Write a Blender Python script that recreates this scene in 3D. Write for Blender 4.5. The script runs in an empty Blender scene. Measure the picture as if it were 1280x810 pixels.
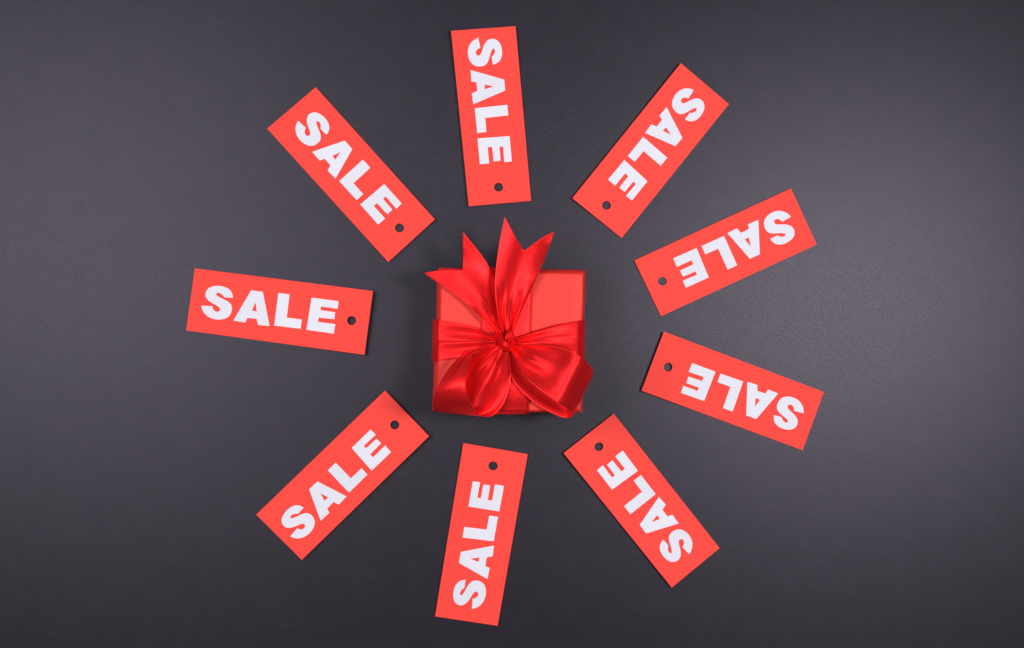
import bpy, bmesh, math, random
from mathutils import Vector, noise
from mathutils.geometry import tessellate_polygon

random.seed(4)
scene = bpy.context.scene
C = scene.collection

# ------------------------------------------------------------------ camera
H = 0.90                      # lens height above the paper (m)
PXM = 0.0004                  # metres per photo pixel on the paper
cam_d = bpy.data.cameras.new('camera')
cam = bpy.data.objects.new('camera', cam_d)
C.objects.link(cam)
cam.location = (0, 0, H)
cam.rotation_euler = (0, 0, 0)
cam_d.sensor_width = 36.0
cam_d.lens = 36.0 * H / (1280 * PXM)
cam_d.clip_start = 0.01
cam_d.clip_end = 50
scene.camera = cam
scene.render.resolution_x = 1024
scene.render.resolution_y = 648

# ------------------------------------------------------------------ light
world = bpy.data.worlds.new('World')
scene.world = world
world.use_nodes = True
bg = world.node_tree.nodes['Background']
bg.inputs['Color'].default_value = (0.92, 0.95, 1.0, 1)
bg.inputs['Strength'].default_value = 0.07

def softbox(name, loc, aim, sx, sy, watts, col=(1.0, 0.97, 0.95)):
    l = bpy.data.lights.new(name, 'AREA')
    l.shape = 'RECTANGLE'
    l.size, l.size_y = sx, sy
    l.energy = watts
    l.color = col
    o = bpy.data.objects.new(name, l)
    C.objects.link(o)
    o.location = loc
    o.rotation_euler = (Vector(aim) - Vector(loc)).to_track_quat('-Z', 'Y').to_euler()
    return o

softbox('softbox_lamp', (0.335, 0.030, 0.92), (0.02, 0.03, 0), 0.12, 0.18, 5.5)
softbox('softbox_lamp', (-0.43, 0.085, 0.92), (-0.02, 0.04, 0), 0.40, 0.46, 5.6)

vs = scene.view_settings
vs.view_transform = 'Standard'
vs.look = 'None'
vs.exposure = 0.0
vs.gamma = 1.0
vs.use_curve_mapping = False

# ------------------------------------------------------------------ helpers
def P(px, py, z=0.0):
    """photo pixel + real height -> point in the place"""
    s = (H - z) / H
    return Vector(((px - 640) * PXM * s, (405 - py) * PXM * s, z))

def link_mesh(name, verts, faces, mat, parent=None, smooth=True, uvs=None):
    me = bpy.data.meshes.new(name)
    me.from_pydata([tuple(v) for v in verts], [], faces)
    me.update()
    if uvs is not None:
        uvl = me.uv_layers.new(name='UVMap')
        for lp in me.loops:
            uvl.data[lp.index].uv = uvs[lp.vertex_index]
    for p in me.polygons:
        p.use_smooth = smooth
    me.materials.append(mat)
    o = bpy.data.objects.new(name, me)
    C.objects.link(o)
    if parent:
        o.parent = parent
        o.matrix_parent_inverse = parent.matrix_world.inverted()
    return o

def empty(name, loc):
    o = bpy.data.objects.new(name, None)
    C.objects.link(o)
    o.location = loc
    o.empty_display_size = 0.02
    bpy.context.view_layer.update()
    return o

def sstep(a, b, x):
    t = max(0.0, min(1.0, (x - a) / (b - a)))
    return t * t * (3 - 2 * t)

def crom(pts, n):
    """centripetal-ish Catmull-Rom resampled uniformly by control index"""
    pts = [Vector(p) for p in pts]
    m = len(pts) - 1
    out = []
    for i in range(n + 1):
        f = i / n * m
        k = min(int(f), m - 1)
        t = f - k
        p1, p2 = pts[k], pts[k + 1]
        p0 = pts[k - 1] if k > 0 else p1 * 2 - p2
        p3 = pts[k + 2] if k + 2 <= m else p2 * 2 - p1
        out.append(0.5 * ((2 * p1) + (p2 - p0) * t + (2 * p0 - 5 * p1 + 4 * p2 - p3) * t * t
                          + (3 * p1 - p0 - 3 * p2 + p3) * t ** 3))
    return out

# ------------------------------------------------------------------ materials
def new_mat(name):
    m = bpy.data.materials.new(name)
    m.use_nodes = True
    nt = m.node_tree
    return m, nt, nt.nodes['Principled BSDF']

def N(nt, typ, **kw):
    n = nt.nodes.new(typ)
    for k, v in kw.items():
        setattr(n, k, v)
    return n

def noise_node(nt, coord, scale, detail=3.0, rough=0.55):
    n = N(nt, 'ShaderNodeTexNoise')
    n.inputs['Scale'].default_value = scale
    n.inputs['Detail'].default_value = detail
    n.inputs['Roughness'].default_value = rough
    nt.links.new(coord, n.inputs['Vector'])
    return n

def ramp(nt, fac, stops):
    r = N(nt, 'ShaderNodeValToRGB')
    el = r.color_ramp.elements
    while len(el) < len(stops):
        el.new(0.5)
    for e, (p, c) in zip(el, stops):
        e.position = p
        e.color = (*c, 1)
    nt.links.new(fac, r.inputs['Fac'])
    return r

def mat_black_paper():
    m, nt, b = new_mat('black_paper')
    co = N(nt, 'ShaderNodeTexCoord').outputs['Object']
    fine = noise_node(nt, co, 2300, 1.5, 0.6)
    mid = noise_node(nt, co, 90, 4.0, 0.6)
    mix = N(nt, 'ShaderNodeMath', operation='MULTIPLY_ADD')
    nt.links.new(mid.outputs['Fac'], mix.inputs[0])
    mix.inputs[1].default_value = 0.35
    nt.links.new(fine.outputs['Fac'], mix.inputs[2])
    r = ramp(nt, mix.outputs[0], [(0.42, (0.0075, 0.0062, 0.0125)), (0.72, (0.0125, 0.0105, 0.018)), (0.92, (0.026, 0.023, 0.033)), (0.985, (0.075, 0.072, 0.085))])
    nt.links.new(r.outputs['Color'], b.inputs['Base Color'])
    b.inputs['Roughness'].default_value = 0.345
    b.inputs['Specular IOR Level'].default_value = 0.275
    b.inputs['Specular Tint'].default_value = (0.88, 0.825, 1.0, 1)
    bump = N(nt, 'ShaderNodeBump')
    bump.inputs['Strength'].default_value = 0.6
    bump.inputs['Distance'].default_value = 0.00011
    nt.links.new(fine.outputs['Fac'], bump.inputs['Height'])
    nt.links.new(bump.outputs['Normal'], b.inputs['Normal'])
    return m

def mat_card(name, col, col2, rough, slack=0.0):
    m, nt, b = new_mat(name)
    co = N(nt, 'ShaderNodeTexCoord').outputs['Object']
    f = noise_node(nt, co, 900, 3.0, 0.6)
    r = ramp(nt, f.outputs['Fac'], [(0.3, col), (0.75, col2)])
    # batch-to-batch ink variation and faint mottling
    big = noise_node(nt, co, 45, 3.0, 0.6)
    oi = N(nt, 'ShaderNodeObjectInfo')
    a = N(nt, 'ShaderNodeMath', operation='ADD')
    nt.links.new(oi.outputs['Random'], a.inputs[0]); nt.links.new(big.outputs['Fac'], a.inputs[1])
    mr = N(nt, 'ShaderNodeMapRange')
    mr.inputs['From Min'].default_value = 0.3; mr.inputs['From Max'].default_value = 1.7
    mr.inputs['To Min'].default_value = 0.955; mr.inputs['To Max'].default_value = 1.03
    nt.links.new(a.outputs[0], mr.inputs['Value'])
    hs = N(nt, 'ShaderNodeHueSaturation')
    nt.links.new(mr.outputs[0], hs.inputs['Value']); nt.links.new(r.outputs['Color'], hs.inputs['Color'])
    nt.links.new(hs.outputs['Color'], b.inputs['Base Color'])
    b.inputs['Roughness'].default_value = rough
    b.inputs['Specular IOR Level'].default_value = 0.22
    bump = N(nt, 'ShaderNodeBump')
    bump.inputs['Strength'].default_value = 0.2
    bump.inputs['Distance'].default_value = 0.0001
    nt.links.new(f.outputs['Fac'], bump.inputs['Height'])
    last = bump
    if slack:
        wr = noise_node(nt, co, 38, 2.0, 0.5)
        b2 = N(nt, 'ShaderNodeBump')
        b2.inputs['Strength'].default_value = slack
        b2.inputs['Distance'].default_value = 0.0012
        nt.links.new(wr.outputs['Fac'], b2.inputs['Height'])
        nt.links.new(bump.outputs['Normal'], b2.inputs['Normal'])
        last = b2
    nt.links.new(last.outputs['Normal'], b.inputs['Normal'])
    return m

def mat_satin():
    """woven satin: fine weft ribs, stitched selvedge along both edges (uv.y = across)"""
    m, nt, b = new_mat('red_satin')
    uv = N(nt, 'ShaderNodeTexCoord').outputs['UV']
    sep = N(nt, 'ShaderNodeSeparateXYZ')
    nt.links.new(uv, sep.inputs[0])
    # distance from the nearer ribbon edge
    d1 = N(nt, 'ShaderNodeMath', operation='SUBTRACT'); d1.inputs[1].default_value = 0.5
    nt.links.new(sep.outputs['Y'], d1.inputs[0])
    d2 = N(nt, 'ShaderNodeMath', operation='ABSOLUTE'); nt.links.new(d1.outputs[0], d2.inputs[0])
    edge = N(nt, 'ShaderNodeMapRange'); edge.inputs['From Min'].default_value = 0.474
    edge.inputs['From Max'].default_value = 0.486
    nt.links.new(d2.outputs[0], edge.inputs['Value'])
    # stitch dots
    w = N(nt, 'ShaderNodeMath', operation='MULTIPLY'); w.inputs[1].default_value = 5200.0
    nt.links.new(sep.outputs['X'], w.inputs[0])
    sn = N(nt, 'ShaderNodeMath', operation='SINE'); nt.links.new(w.outputs[0], sn.inputs[0])
    st = N(nt, 'ShaderNodeMapRange'); st.inputs['From Min'].default_value = -0.2; st.inputs['From Max'].default_value = 0.5
    nt.links.new(sn.outputs[0], st.inputs['Value'])
    line = N(nt, 'ShaderNodeMath', operation='COMPARE'); line.inputs[1].default_value = 0.462; line.inputs[2].default_value = 0.012
    nt.links.new(d2.outputs[0], line.inputs[0])
    dots = N(nt, 'ShaderNodeMath', operation='MULTIPLY')
    nt.links.new(line.outputs[0], dots.inputs[0]); nt.links.new(st.outputs[0], dots.inputs[1])
    # body colour with faint streaks along the warp
    mp = N(nt, 'ShaderNodeMapping'); mp.inputs['Scale'].default_value = (60, 90, 1)
    nt.links.new(uv, mp.inputs['Vector'])
    stk = noise_node(nt, mp.outputs['Vector'], 3.0, 3.0, 0.6)
    body = ramp(nt, stk.outputs['Fac'], [(0.3, (0.90, 0.014, 0.019)), (0.7, (0.97, 0.025, 0.028))])
    mx = N(nt, 'ShaderNodeMix', data_type='RGBA')
    nt.links.new(edge.outputs[0], mx.inputs['Factor'])
    nt.links.new(body.outputs['Color'], mx.inputs[6]); mx.inputs[7].default_value = (0.94, 0.036, 0.034, 1)
    mx2 = N(nt, 'ShaderNodeMix', data_type='RGBA')
    nt.links.new(dots.outputs[0], mx2.inputs['Factor'])
    nt.links.new(mx.outputs[2], mx2.inputs[6]); mx2.inputs[7].default_value = (0.60, 0.010, 0.014, 1)
    nt.links.new(mx2.outputs[2], b.inputs['Base Color'])
    b.inputs['Metallic'].default_value = 0.62
    rr = N(nt, 'ShaderNodeMapRange'); rr.inputs['To Min'].default_value = 0.43; rr.inputs['To Max'].default_value = 0.55
    nt.links.new(edge.outputs[0], rr.inputs['Value'])
    nt.links.new(rr.outputs[0], b.inputs['Roughness'])
    b.inputs['Specular IOR Level'].default_value = 0.08
    b.inputs['Anisotropic'].default_value = 0.6
    b.inputs['Anisotropic Rotation'].default_value = 0.25
    tg = N(nt, 'ShaderNodeTangent', direction_type='UV_MAP')
    nt.links.new(tg.outputs[0], b.inputs['Tangent'])
    # weave relief
    mp2 = N(nt, 'ShaderNodeMapping'); mp2.inputs['Scale'].default_value = (2600, 60, 1)
    nt.links.new(uv, mp2.inputs['Vector'])
    wv = noise_node(nt, mp2.outputs['Vector'], 1.0, 2.0, 0.6)
    bump = N(nt, 'ShaderNodeBump'); bump.inputs['Strength'].default_value = 0.4
    bump.inputs['Distance'].default_value = 0.00014
    nt.links.new(wv.outputs['Fac'], bump.inputs['Height'])
    # soft handling creases
    mp3 = N(nt, 'ShaderNodeMapping'); mp3.inputs['Scale'].default_value = (170, 7, 1)
    nt.links.new(uv, mp3.inputs['Vector'])
    cz = noise_node(nt, mp3.outputs['Vector'], 1.0, 3.0, 0.55)
    b2 = N(nt, 'ShaderNodeBump'); b2.inputs['Strength'].default_value = 0.16
    b2.inputs['Distance'].default_value = 0.0011
    nt.links.new(cz.outputs['Fac'], b2.inputs['Height'])
    nt.links.new(bump.outputs['Normal'], b2.inputs['Normal'])
    nt.links.new(b2.outputs['Normal'], b.inputs['Normal'])
    return m

M_PAPER = mat_black_paper()
M_TAG = mat_card('red_card', (0.93, 0.058, 0.043), (0.96, 0.066, 0.050), 0.6)
M_PRINT = mat_card('white_print', (0.75, 0.765, 0.88), (0.79, 0.805, 0.91), 0.5)
M_WRAP = mat_card('red_wrapping_paper', (0.92, 0.042, 0.033), (0.95, 0.049, 0.039), 0.5, 0.12)
M_SATIN = mat_satin()

# ------------------------------------------------------------------ setting
S = 1.1
n = 44
vv = [(-S + 2 * S * i / n, -S + 2 * S * j / n, 0.0) for j in range(n + 1) for i in range(n + 1)]
ff = [(j * (n + 1) + i, j * (n + 1) + i + 1, (j + 1) * (n + 1) + i + 1, (j + 1) * (n + 1) + i) for j in range(n) for i in range(n)]
top = link_mesh('tabletop', vv, ff, M_PAPER)
top['kind'] = 'structure'
top['label'] = 'matt black paper covering the flat surface'

# ------------------------------------------------------------------ gift box
BOX_H = 0.044
DROP = 0.055 - BOX_H        # ribbon heights below are written for a 55 mm box
gift = empty('gift_box', P(635, 427, 0))
gift['label'] = 'square gift box in red paper tied with a red satin bow'
gift['category'] = 'gift'

def build_box():
    # plan outline measured at the lid, rounded rim, slightly slack paper
    quad = [(546.5, 333.8), (732.5, 336.8), (728.5, 517), (539.2, 515)]  # tl tr br bl
    def plan(u, v):
        a, b_, c, d = [Vector(q) for q in quad]
        p = (a * (1 - u) + b_ * u) * v + (d * (1 - u) + c * u) * (1 - v)
        return P(p.x, p.y, BOX_H)
    w = 185.0
    # how far the rim leans in on each side (px of the photo): left, right, front, back
    lean = dict(l=7.0, r=3.6, f=4.0, b=6.0)
    prof = [(-.10, 0.0006), (-.02, 0.003), (0.0, 0.016), (0.0, 0.030), (0.0, BOX_H - .0068), (.14, BOX_H - .0052), (.32, BOX_H - .0036),
            (.54, BOX_H - .0021), (.74, BOX_H - .0010), (.90, BOX_H - .0004), (1.05, BOX_H - .0001), (1.3, BOX_H)]
    K = 14            # per side
    cr = 4.0 / w      # corner radius fraction
    def ring(f):
        pts = []
        lo, hi = f * lean['l'] / w, 1 - f * lean['r'] / w
        lov, hiv = f * lean['f'] / w, 1 - f * lean['b'] / w
        rad = max(cr * (1 - .55 * max(f, 0)), 0.004)
        for cx, cy, a0 in ((hi - rad, hiv - rad, 0), (lo + rad, hiv - rad, 90), (lo + rad, lov + rad, 180), (hi - rad, lov + rad, 270)):
            for k in range(6):
                a = math.radians(a0 + 90 * k / 5)
                pts.append((cx + rad * math.cos(a), cy + rad * math.sin(a)))
            a1 = math.radians(a0 + 90)
            nx = {0: (lo + rad, hiv), 90: (lo, lov + rad), 180: (hi - rad, lov), 270: (hi, hiv - rad)}[a0]
            sx = (cx + rad * math.cos(a1), cy + rad * math.sin(a1))
            for k in range(1, K):
                t = k / K
                pts.append((sx[0] + (nx[0] - sx[0]) * t, sx[1] + (nx[1] - sx[1]) * t))
        return pts
    verts, faces = [], []
    def place(u, v, z):
        p = plan(u, v)
        p.z = z
        # the ribbon bites into the paper a little and the sides are slack
        d = noise.noise(Vector((u * 3.1, v * 3.1, z * 60))) * 0.0005
        pinch = 0.0007 * math.exp(-((v - 0.50) / 0.13) ** 2) * (1 if u > 0.5 else 0.4) * sstep(0.2, 0.5, abs(u - 0.5))
        c = plan(0.5, 0.5)
        q = Vector((p.x - c.x, p.y - c.y, 0))
        p.x -= pinch * (1 if u > 0.5 else -1)
        if z < BOX_H - 0.0005:
            p += q.normalized() * d
        else:
            p.z += noise.noise(Vector((u * 2.3 + 5, v * 2.3, 1.0))) * 0.00025
        return p
    rings = []
    for ins, z in prof:
        idx = []
        for u, v in ring(ins):
            verts.append(place(u, v, z)); idx.append(len(verts) - 1)
        rings.append(idx)
    L = len(rings[0])
    for a, b_ in zip(rings, rings[1:]):
        for k in range(L):
            faces.append((a[k], a[(k + 1) % L], b_[(k + 1) % L], b_[k]))
    # lid: shrink rings to the centre
    last = rings[-1]
    ins0 = prof[-1][0]
    for s in (0.85, 0.6, 0.35, 0.12):
        idx = []
        for u, v in ring(ins0):
            u, v = 0.5 + (u - 0.5) * s, 0.5 + (v - 0.5) * s
            verts.append(place(u, v, BOX_H)); idx.append(len(verts) - 1)
        for k in range(L):
            faces.append((last[k], last[(k + 1) % L], idx[(k + 1) % L], idx[k]))
        last = idx
    faces.append(tuple(last))
    faces.append(tuple(reversed(rings[0])))
    o = link_mesh('wrapped_box', verts, faces, M_WRAP, gift)
    return o
build_box()

def strip(name, ra, rb, nt_, nv, disp=None, notch=None, world_rails=False, thick=0.00022, label=None):
    """ribbon surface lofted between two edge rails, each rail a list of (photo x, photo y, real height)"""
    A = crom([P(p[0], p[1], p[2] - DROP) if not world_rails else Vector(p) for p in ra], nt_ * 3)
    B = crom([P(p[0], p[1], p[2] - DROP) if not world_rails else Vector(p) for p in rb], nt_ * 3)
    def at(rail, t):
        f = max(0, min(len(rail) - 1.0001, t * (len(rail) - 1)))
        k = int(f)
        return rail[k].lerp(rail[k + 1], f - k)
    length = sum((A[i + 1].lerp(B[i + 1], .5) - A[i].lerp(B[i], .5)).length for i in range(len(A) - 1))
    verts, faces, uvs = [], [], []
    for i in range(nt_ + 1):
        for j in range(nv + 1):
            v = j / nv
            t = i / nt_
            if notch:
                depth, vn = notch
                k = v / vn if v < vn else (1 - v) / (1 - vn)
                t *= 1 - depth * k
            p = at(A, t).lerp(at(B, t), v)
            if disp:
                # lift along the surface's own up direction
                dz = disp(t, v)
                p = p + Vector((0, 0, dz)) if not isinstance(dz, Vector) else p + dz
            verts.append(p)
            uvs.append((t * length, v))
    for i in range(nt_):
        for j in range(nv):
            a = i * (nv + 1) + j
            faces.append((a, a + nv + 1, a + nv + 2, a + 1))
    o = link_mesh(name, verts, faces, M_SATIN, gift, uvs=uvs)
    sm = o.modifiers.new('cloth', 'SOLIDIFY')
    sm.thickness = thick
    sm.offset = 0
    if label:
        o['label'] = label
    return o

def wall(px, py, z):
    """point on a side wall: plan taken at lid height, real height z"""
    p = P(px, py, BOX_H)
    return Vector((p.x, p.y, z))

T = BOX_H
# band running front to back, flat on the lid
ys = [(333.8, .002), (333.6, .03), (333.8, T - .0066), (336.6, T - .0026), (339.6, T - .0001), (345, T + .0006), (370, T + .0006), (400, T + .0006),
      (436, T + .0010), (460, T + .0023), (480, T + .0026), (497, T + .0019), (508, T + .0008), (514.0, T - .0001), (517.0, T - .0026), (518.4, T - .0066), (518.6, .03), (518.3, .002)]
ra = [wall(601 - (y - 400) * .02, y, z) for y, z in ys]
rb = [wall(664.5 - (y - 400) * .03, y, z) for y, z in ys]
strip('ribbon_band', ra, rb, 120, 12, world_rails=True, label='flat satin band running under the tails and loops')

# band running side to side, gathered at the knot
st = [  # (x a, y a, x b, y b, z)
    (541.2, 399, 539.8, 453, .002), (540.6, 399, 539.2, 453, .03), (540.6, 399, 539.2, 453, T - .0066), (543.4, 399.3, 542.0, 452.5, T - .0026), (547.2, 399.8, 546.2, 451.5, T + .0002),
    (554, 401, 553, 450, T + .0010), (575, 404.5, 575, 447, T + .0016), (600, 410.5, 600, 441, T + .0040),
    (617, 419.5, 617, 433, T + .0075), (632, 423, 632, 430, T + .0085), (647, 421.5, 647, 433, T + .0075),
    (665, 415, 665, 436, T + .0050), (692, 406.5, 692, 440, T + .0026), (715, 402, 715, 443.5, T + .0016),
    (724, 400.5, 723.5, 446, T + .0006), (729.2, 400, 728.6, 449, T - .0012), (731.5, 400, 731, 451, T - .005), (731.8, 400, 731.4, 452, .03), (731.5, 400, 731, 452, .002)]
ra = [wall(a, b, z) for a, b, c, d, z in st]
rb = [wall(c, d, z) for a, b, c, d, z in st]
def band_disp(t, v):
    x = t * 18
    dz = 0.0
    if x < 9:
        g = sstep(4.2, 7.2, x)
        dz += g * (1 - sstep(8.2, 9, x) * .6) * 0.0011 * math.sin(2 * math.pi * (2.2 * v + 0.15))
        # lengthwise crease at mid width
        dz += 0.0010 * sstep(2.5, 5.5, x) * (1 - sstep(7, 8.5, x)) * (sstep(0.50, 0.57, v) - sstep(0.57, 0.95, v))
    else:
        g = 1 - sstep(10.5, 13.6, x)
        dz += g * 0.0013 * math.sin(2 * math.pi * (1.7 * v + 0.1))
        dz += 0.0022 * sstep(9.8, 11.5, x) * (1 - sstep(13.8, 15, x)) * (1 - abs(v - 0.45) / 0.45 if v < .9 else 0)
    return dz
strip('ribbon_band', ra, rb, 220, 40, band_disp, world_rails=True, label='satin band gathered into pleats at the knot')

def gather(t, v, reach, amp, k, ph):
    # fine gathers that fan out of the knot and die away
    f = (1 - sstep(reach * .25, reach, t)) * sstep(0, .04, t)
    return amp * f * (math.sin(2 * math.pi * (k * v + ph)) + .5 * math.sin(2 * math.pi * (1.73 * k * v + ph * 3)))

# ---- left loop: outer rail A (upper wall then under), inner rim rail B
ra = [(622, 428, .0640), (601, 433.5, .0665), (578, 443, .0695), (558.5, 464.5, .0722), (545.0, 488.5, .0730), (540.6, 503, .0690),
      (541.0, 511.5, .0615), (543, 513.5, .0572), (550, 502, .0572), (564, 477, .0590), (587, 449, .0622), (620, 428.5, .0655)]
rb = [(627, 431, .0650), (607, 436.0, .0680), (591.5, 442.5, .0725), (583.5, 462, .0770), (581.8, 483, .0790), (586, 501.5, .0765),
      (599, 518, .0670), (613, 520.5, .0620), (625.5, 510.5, .0608), (634.5, 492, .0606), (638.8, 468, .0610), (635, 440, .0640)]
def loopL(t, v):
    x = t * 11
    if x < 6:
        g = math.sin(math.pi * min(1, x / 6.2))
        dz = 0.0020 * g * math.sin(math.pi * v) * sstep(1, 4, x)
        dz += 0.0012 * (1 - sstep(1.0, 3.6, x)) * sstep(0.1, .8, x) * math.sin(2 * math.pi * (2.0 * v))
        return dz + gather(t, v, .26, .0005, 3.4, .2)
    g = sstep(6.8, 8.0, x) * (1 - .55 * sstep(9.2, 10.4, x))
    h = 0.0034 * math.cos(2 * math.pi * (1.45 * v - 0.80)) * g
    h += gather(1 - t, v, .24, .0008, 3.6, .2)
    return h * (1 - .5 * sstep(10.4, 11, x)) + 0.0022 * g
strip('bow_loop', ra, rb, 200, 40, loopL, label='narrow bow loop curling over the box corner')

# ---- right loop
ra = [(643, 431, .0650), (660, 430.5, .0690), (680, 431.5, .0730), (704, 435.5, .0775), (724, 445, .0790), (737, 456.5, .0745),
      (741.2, 466, .0680), (738.5, 472, .0620), (724, 466, .0585), (698, 453, .0580), (670, 441, .0590), (645, 432, .0625)]
rb = [(637, 434, .0650), (643.5, 450, .0690), (652, 466.5, .0735), (672, 485, .0780), (695, 502, .0790), (710, 511.5, .0750),
      (716.5, 517, .0690), (713.5, 521.5, .0630), (699, 520.5, .0600), (668, 503.5, .0598), (641, 475, .0604), (635.5, 441, .0630)]
def loopR(t, v):
    x = t * 11
    if x < 6:
        g = sstep(0.3, 2.5, x) * (1 - sstep(4.9, 6, x))
        dz = -0.0022 * math.exp(-((x - 2.9) / 0.75) ** 2) * math.sin(math.pi * min(1, v * 1.1))
        dz += 0.0016 * math.exp(-((x - 4.1) / 0.7) ** 2)
        dz += 0.0016 * g * (1 - sstep(2, 4.4, x)) * math.sin(2 * math.pi * (1.5 * v + .55))
        return dz + gather(t, v, .30, .0007, 3.1, .4)
    g = sstep(7.0, 8.2, x)
    return g * 0.0010 * math.sin(2 * math.pi * (1.8 * v + .4)) * (1 - .4 * sstep(10, 11, x))
strip('bow_loop', ra, rb, 200, 40, loopR, label='broad puffed bow loop overhanging the box side')

# ---- tails
ra = [(626, 421, .0645), (604, 398.5, .0630), (583, 380, .0600), (557, 360.5, .0592), (530, 341.3, .0610)]
rb = [(631, 419, .0640), (629, 396, .0612), (625, 362, .0580), (607, 326, .0596), (578.8, 289.6, .0640)]
def tailL(t, v):
    ridge = 0.0040 * math.exp(-((v - 0.45) / 0.30) ** 2) * math.sin(math.pi * min(1, 0.08 + t * 1.05)) * sstep(0.02, .3, t)
    pl = 0.0010 * (1 - sstep(.18, .55, t)) * math.sin(2 * math.pi * (2.4 * v + .1))
    return ridge + pl + gather(t, v, .6, .0005, 4.3, .3) - 0.0012 * sstep(.6, 1, t) * math.exp(-((v - .62) / .12) ** 2)
strip('ribbon_tail', ra, rb, 90, 40, tailL, notch=(0.205, 0.52), label='ribbon tail with a forked end lying across the box corner')

ra = [(630, 418, .0650), (622.5, 393, .0670), (619.5, 370, .0680), (619, 346, .0685), (623.5, 308, .0690), (631, 270, .0690)]
rb = [(641, 417, .0645), (651, 391, .0625), (663.5, 364, .0605), (674.5, 339, .0610), (684.5, 314, .0640), (693.2, 289, .0680)]
def tailR(t, v):
    v0 = 0.42 + 0.10 * t
    gut = -0.0030 * math.exp(-((v - v0) / 0.20) ** 2) * sstep(.05, .4, t) * (1 - .35 * sstep(.7, 1, t))
    pl = 0.0014 * (1 - sstep(.25, .6, t)) * math.sin(2 * math.pi * (2.1 * v + .35))
    dim = 0.0012 * math.exp(-((t - .45) / .1) ** 2 - ((v - .7) / .18) ** 2)
    curl = -0.0016 * sstep(.86, 1, t) * sstep(.8, 1, v)
    return gut + pl + dim + curl + gather(t, v, .6, .0006, 3.7, .1)
strip('ribbon_tail', ra, rb, 90, 40, tailR, notch=(0.215, 0.53), label='tallest ribbon tail with a forked end pointing past the box')

# ---- knot: a small wrap of gathered satin with a crumpled tuft above it
def build_knot():
    verts, faces, uvs = [], [], []
    def add_strip(ra, rb, nt_, nv, f):
        A = crom([P(p[0], p[1], p[2] - DROP) for p in ra], nt_); B = crom([P(p[0], p[1], p[2] - DROP) for p in rb], nt_)
        base = len(verts)
        for i in range(nt_ + 1):
            for j in range(nv + 1):
                t, v = i / nt_, j / nv
                p = A[i].lerp(B[i], v)
                p.z += f(t, v)
                p += Vector((noise.noise(p * 420), noise.noise(p * 420 + Vector((7, 1, 3))), noise.noise(p * 380))) * 0.0003
                verts.append(p); uvs.append((t * .02, .1 + .8 * v))
        for i in range(nt_):
            for j in range(nv):
                a = base + i * (nv + 1) + j
                faces.append((a, a + nv + 1, a + nv + 2, a + 1))
    def fold(amp, pleat, k, ph):
        return lambda t, v: amp * math.sin(math.pi * v) ** .7 + pleat * math.sin(2 * math.pi * (k * v + ph + .25 * t)) * math.sin(math.pi * v)
    # wrap: a rolled fold from upper left, round under the front, up to the right
    add_strip([(617.5, 414, .0600), (618.5, 421, .0650), (622.5, 430, .0680), (629, 437.5, .0690), (637, 439.5, .0680), (645, 435, .0640), (649, 428, .0600)],
              [(627, 414, .0610), (628, 419, .0680), (630, 424, .0715), (633.5, 427.5, .0725), (638, 428.5, .0710), (642, 427, .0680), (644, 424, .0610)], 60, 20, fold(.0026, .0005, 2.2, .1))
    # ruffled tuft pulled through the wrap
    add_strip([(629.5, 431, .0690), (631.0, 424, .0705), (633.0, 417, .0705), (635.5, 411.5, .0690), (637, 409.5, .0640)],
              [(646.5, 429, .0670), (645.5, 424, .0690), (642.5, 418.5, .0695), (638.8, 412.0, .0690), (637.6, 409.5, .0640)], 50, 24, fold(.0016, .0007, 2.6, .35))
    # dark core under the wrap
    base = len(verts)
    for i in range(9):
        a = math.pi / 2 * i / 8
        for j in range(24):
            b = 2 * math.pi * j / 24
            r = 0.0042 * math.cos(a)
            c = P(633, 426, T + .001)
            verts.append(Vector((c.x + r * math.cos(b), c.y + r * math.sin(b), c.z + .0105 * math.sin(a)))); uvs.append((j * .001, .3 + i * .04))
    for i in range(8):
        for j in range(24):
            faces.append((base + i * 24 + j, base + i * 24 + (j + 1) % 24, base + (i + 1) * 24 + (j + 1) % 24, base + (i + 1) * 24 + j))
    o = link_mesh('knot', verts, faces, M_SATIN, gift, uvs=uvs)
    sm = o.modifiers.new('cloth', 'SOLIDIFY'); sm.thickness = .00022; sm.offset = 0
    o['label'] = 'tight crumpled satin knot'
build_knot()

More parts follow.
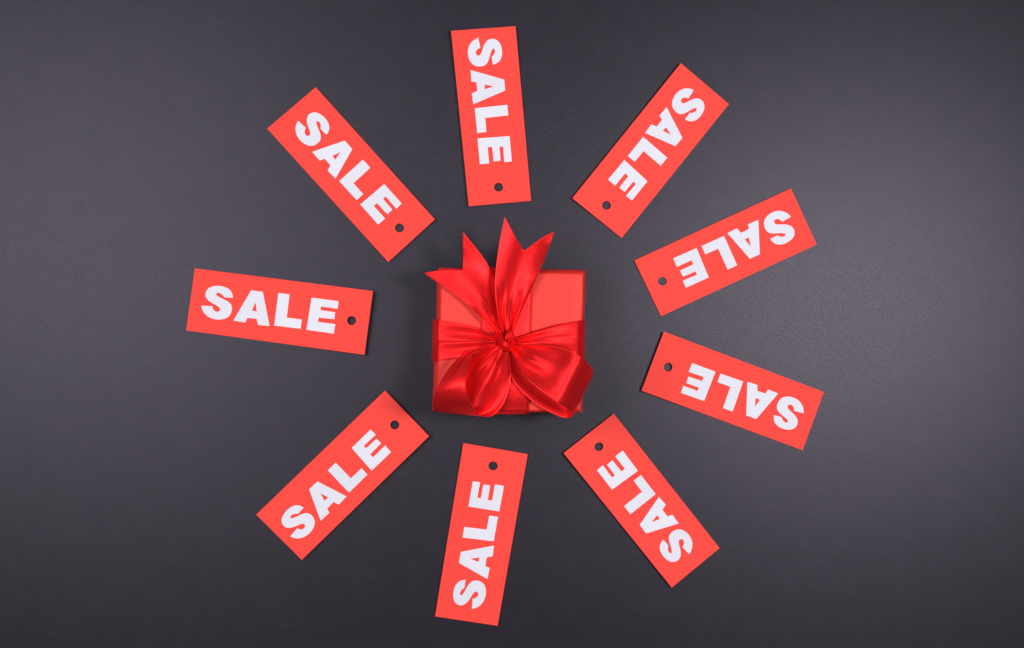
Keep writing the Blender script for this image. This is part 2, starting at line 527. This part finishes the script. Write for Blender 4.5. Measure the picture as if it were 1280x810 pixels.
# ------------------------------------------------------------------ sale tags
# corners in the photograph: word-start top, hole-end top, hole-end bottom, word-start bottom; lifts (word end, hole end) in m
NTH = 'red tag printed SALE, '
TAGS = [
    ('lying beyond the tallest ribbon tail of the gift', [(644.5, 32.7), (664.0, 251.0), (586.0, 257.8), (563.9, 38.5)], .0020, .0012, .0024, .0004),
    ('first clockwise from the tag beyond the tallest ribbon tail', [(911.3, 130.1), (777.0, 297.6), (715.4, 247.8), (851.1, 78.9)], .0014, .0010, .0022, .0),
    ('second clockwise from the tag beyond the tallest ribbon tail', [(1021.0, 305.7), (826.2, 395.3), (792.9, 325.6), (988.8, 235.3)], .0006, .0004, .0006, .0),
    ('third clockwise from the tag beyond the tallest ribbon tail', [(1003.3, 562.9), (801.8, 488.4), (830.0, 414.4), (1030.0, 490.0)], .0006, .0034, .0, .0),
    ('fourth clockwise from the tag beyond the tallest ribbon tail', [(839.7, 734.6), (704.5, 566.4), (767.2, 517.0), (899.6, 685.2)], .0014, .0024, .0, .0016),
    ('fourth counterclockwise from the tag beyond the tallest ribbon tail', [(543.8, 770.5), (579.1, 553.8), (659.7, 567.6), (622.1, 782.3)], .0010, .0012, .0004, .0008),
    ('third counterclockwise from the tag beyond the tallest ribbon tail', [(320.2, 643.3), (481.3, 488.0), (536.3, 545.3), (377.3, 700.0)], .0005, .0030, .0014, .0),
    ('second counterclockwise from the tag beyond the tallest ribbon tail', [(243.5, 335.4), (466.2, 363.7), (455.6, 443.5), (232.6, 413.0)], .0008, .0044, .0, .0004),
    ('first counterclockwise from the tag beyond the tallest ribbon tail', [(394.7, 108.9), (543.7, 274.2), (485.3, 327.6), (333.9, 160.7)], .0005, .0016, .0, .0006),
]
REF = TAGS[7][1]

def bil(q, u, v):
    """u: word start -> hole end, v: letter foot -> letter head"""
    st, ht, hb, sb = q
    return tuple((sb[k] * (1 - u) + hb[k] * u) * (1 - v) + (st[k] * (1 - u) + ht[k] * u) * v for k in (0, 1))

def inv_bil(q, x, y):
    u, v = .5, .5
    for _ in range(20):
        p = bil(q, u, v); e = 1e-4
        pu = bil(q, u + e, v); pv = bil(q, u, v + e)
        a, c = (pu[0] - p[0]) / e, (pu[1] - p[1]) / e
        b, d = (pv[0] - p[0]) / e, (pv[1] - p[1]) / e
        rx, ry = x - p[0], y - p[1]
        det = a * d - b * c
        u += (rx * d - ry * b) / det
        v += (a * ry - c * rx) / det
    return u, v

k1 = 11.57
def z1(pts): return [(240 + x / k1, 345 + y / k1) for x, y in pts]
def z2(pts): return [(330 + x / k1, 355 + y / k1) for x, y in pts]

# the S is two smooth runs between its four terminal corners
S_RUN1 = [(592, 318), (585, 270), (560, 217), (515, 178), (450, 152), (380, 143), (310, 148), (250, 170), (210, 212), (195, 260), (205, 310),
          (245, 360), (305, 400), (360, 430), (398, 460), (405, 488), (387, 512), (352, 516), (320, 497), (301, 466), (293, 436)]
S_RUN2 = [(135, 430), (147, 480), (177, 535), (225, 582), (290, 615), (370, 630), (450, 624), (520, 594), (562, 540), (578, 475), (565, 415),
          (520, 370), (460, 337), (400, 307), (356, 275), (353, 252), (385, 243), (424, 258), (449, 284), (468, 308)]
def smooth_run(r):
    return [(p.x, p.y) for p in crom([Vector((x, y, 0)) for x, y in r], len(r) * 4)]
GLYPHS = [
    ('S', [z1(smooth_run(S_RUN1) + smooth_run(S_RUN2))]),
    ('A', [z1([(855, 207), (1025, 230), (1122, 722), (955, 708), (935, 620), (800, 605), (772, 672), (598, 645)]),
           z1([(918, 378), (937, 512), (865, 498)])]),
    ('L', [z2([(207, 130), (370, 150), (330, 485), (547, 515), (530, 648), (147, 600)])]),
    ('E', [z2([(688, 198), (1078, 248), (1066, 360), (825, 325), (818, 378), (1028, 408), (1018, 510), (790, 485), (780, 548), (1032, 580), (1010, 718), (613, 662)])]),
]
GLYPHS = [(c, [[inv_bil(REF, *p) for p in loop] for loop in loops]) for c, loops in GLYPHS]
# where the print sits on each tag: foot-left of the A, foot-right of the E, head-right of the E, centre of the hole
def zm(k, ox, oy, *pts): return [(ox + x / k, oy + y / k) for x, y in pts]
PRINT = [
    zm(3.238, 550, 20, (124, 219), (161, 600), (291, 588), (237, 693)),
    zm(3.375, 700, 70, (450, 216), (203, 521), (303, 610), (196, 630)),
    zm(4.2615, 780, 220, (716, 234), (262, 438), (330, 595), (205, 561)),
    zm(4.5, 790, 400, (823, 413), (338, 242), (275, 410), (203, 265)),
    zm(3.24, 690, 500, (513, 500), (287, 205), (182, 284), (190, 189)),
    zm(3.1154, 530, 540, (247, 573), (312, 210), (190, 192), (269, 132)),
    zm(3.5217, 310, 480, (320, 602), (630, 300), (540, 200), (646, 180)),
    zm(1, 0, 0, (291.7, 400.7), (417.3, 417.1), (423.2, 376.4), (439.6, 400.7)),
    zm(3.375, 320, 100, (237, 303), (515, 610), (615, 521), (606, 624)),
]
REF3 = [inv_bil(REF, *p) for p in PRINT[7][:3]]
def print_map(q, refs):
    """affine placement of the printed word on one tag"""
    r0, r1, r2 = [Vector(p) for p in REF3]
    t0, t1, t2 = [Vector(inv_bil(q, *p)) for p in refs[:3]]
    e1, e2, f1, f2 = r1 - r0, r2 - r1, t1 - t0, t2 - t1
    det = e1.x * e2.y - e1.y * e2.x
    def f(u, v):
        d = Vector((u, v)) - r0
        a = (d.x * e2.y - d.y * e2.x) / det
        b = (e1.x * d.y - e1.y * d.x) / det
        r = t0 + f1 * a + f2 * b
        return r.x, r.y
    return f
RAT = 224.6 / 80.0           # length / width
HR_V = 5.6 / 80.0            # hole radius as a share of the width
HR_U = HR_V / RAT
CARD = 0.00035

def make_tag(refs, where, q, ls, lh, t0=0.0, t1=0.0):
    HOLE = inv_bil(q, *refs[3])
    place_print = print_map(q, refs)
    ctr = bil(q, .5, .5)
    root = empty('sale_tag', P(ctr[0], ctr[1], 0))
    root['label'] = NTH + where
    root['category'] = 'tag'
    root['group'] = 'sale tags fanned around the gift box'
    def zz(u, v):
        return CARD + 0.0001 + lh * max(0, (u - .25) / .75) ** 2 + ls * max(0, (.7 - u) / .7) ** 2 + t0 * (1 - v) ** 2 + t1 * v ** 2 + 0.00012 * (1 + math.sin(3 * v + ls * 4000))
    def pt(u, v, dz=0.0):
        z = zz(u, v) + dz
        x, y = bil(q, u, v)
        return P(x, y, z)
    # card with a punched hole
    sq = 1.6
    hu, hv = HOLE
    us = [hu - sq * HR_U + 2 * sq * HR_U * k / 8 for k in range(9)]
    vs_ = [hv - sq * HR_V + 2 * sq * HR_V * k / 8 for k in range(9)]
    U = [us[0] * k / 16 for k in range(16)] + us + [us[-1] + (1 - us[-1]) * k / 3 for k in range(1, 4)]
    V = [vs_[0] * k / 4 for k in range(4)] + vs_ + [vs_[-1] + (1 - vs_[-1]) * k / 4 for k in range(1, 5)]
    iu, iv = 16, 4
    verts, faces, ind = [], [], {}
    def vid(i, j):
        if (i, j) not in ind:
            verts.append(pt(U[i], V[j])); ind[(i, j)] = len(verts) - 1
        return ind[(i, j)]
    for i in range(len(U) - 1):
        for j in range(len(V) - 1):
            if iu <= i < iu + 8 and iv <= j < iv + 8:
                continue
            faces.append((vid(i, j), vid(i + 1, j), vid(i + 1, j + 1), vid(i, j + 1)))
    per = [(iu + k, iv) for k in range(8)] + [(iu + 8, iv + k) for k in range(8)] + [(iu + 8 - k, iv + 8) for k in range(8)] + [(iu, iv + 8 - k) for k in range(8)]
    circ = []
    for i, j in per:
        a = math.atan2((V[j] - hv) / HR_V, (U[i] - hu) / HR_U)
        verts.append(pt(hu + HR_U * math.cos(a), hv + HR_V * math.sin(a))); circ.append(len(verts) - 1)
    for k in range(32):
        m = (k + 1) % 32
        faces.append((vid(*per[k]), vid(*per[m]), circ[m], circ[k]))
    card = link_mesh('card', verts, faces, M_TAG, root, smooth=False)
    so = card.modifiers.new('thickness', 'SOLIDIFY')
    so.thickness = CARD
    so.offset = -1
    # printed word, one flat ink shape per letter
    for ch, loops in GLYPHS:
        loops = [[place_print(*p) for p in l] for l in loops]
        flat = [p for l in loops for p in l]
        tri = tessellate_polygon([[Vector((u, v, 0)) for u, v in l] for l in loops])
        fs = []
        for t in tri:
            a, b, c = [flat[k] for k in t]
            cr = (b[0] - a[0]) * (c[1] - a[1]) - (b[1] - a[1]) * (c[0] - a[0])
            fs.append(tuple(t) if cr > 0 else (t[0], t[2], t[1]))
        o = link_mesh('printed_letter', [pt(u, v, 0.00008) for u, v in flat], fs, M_PRINT, root, smooth=False)
        o['label'] = 'white printed capital letter ' + ch
    return root

for refs, tag in zip(PRINT, TAGS):
    make_tag(refs, *tag)
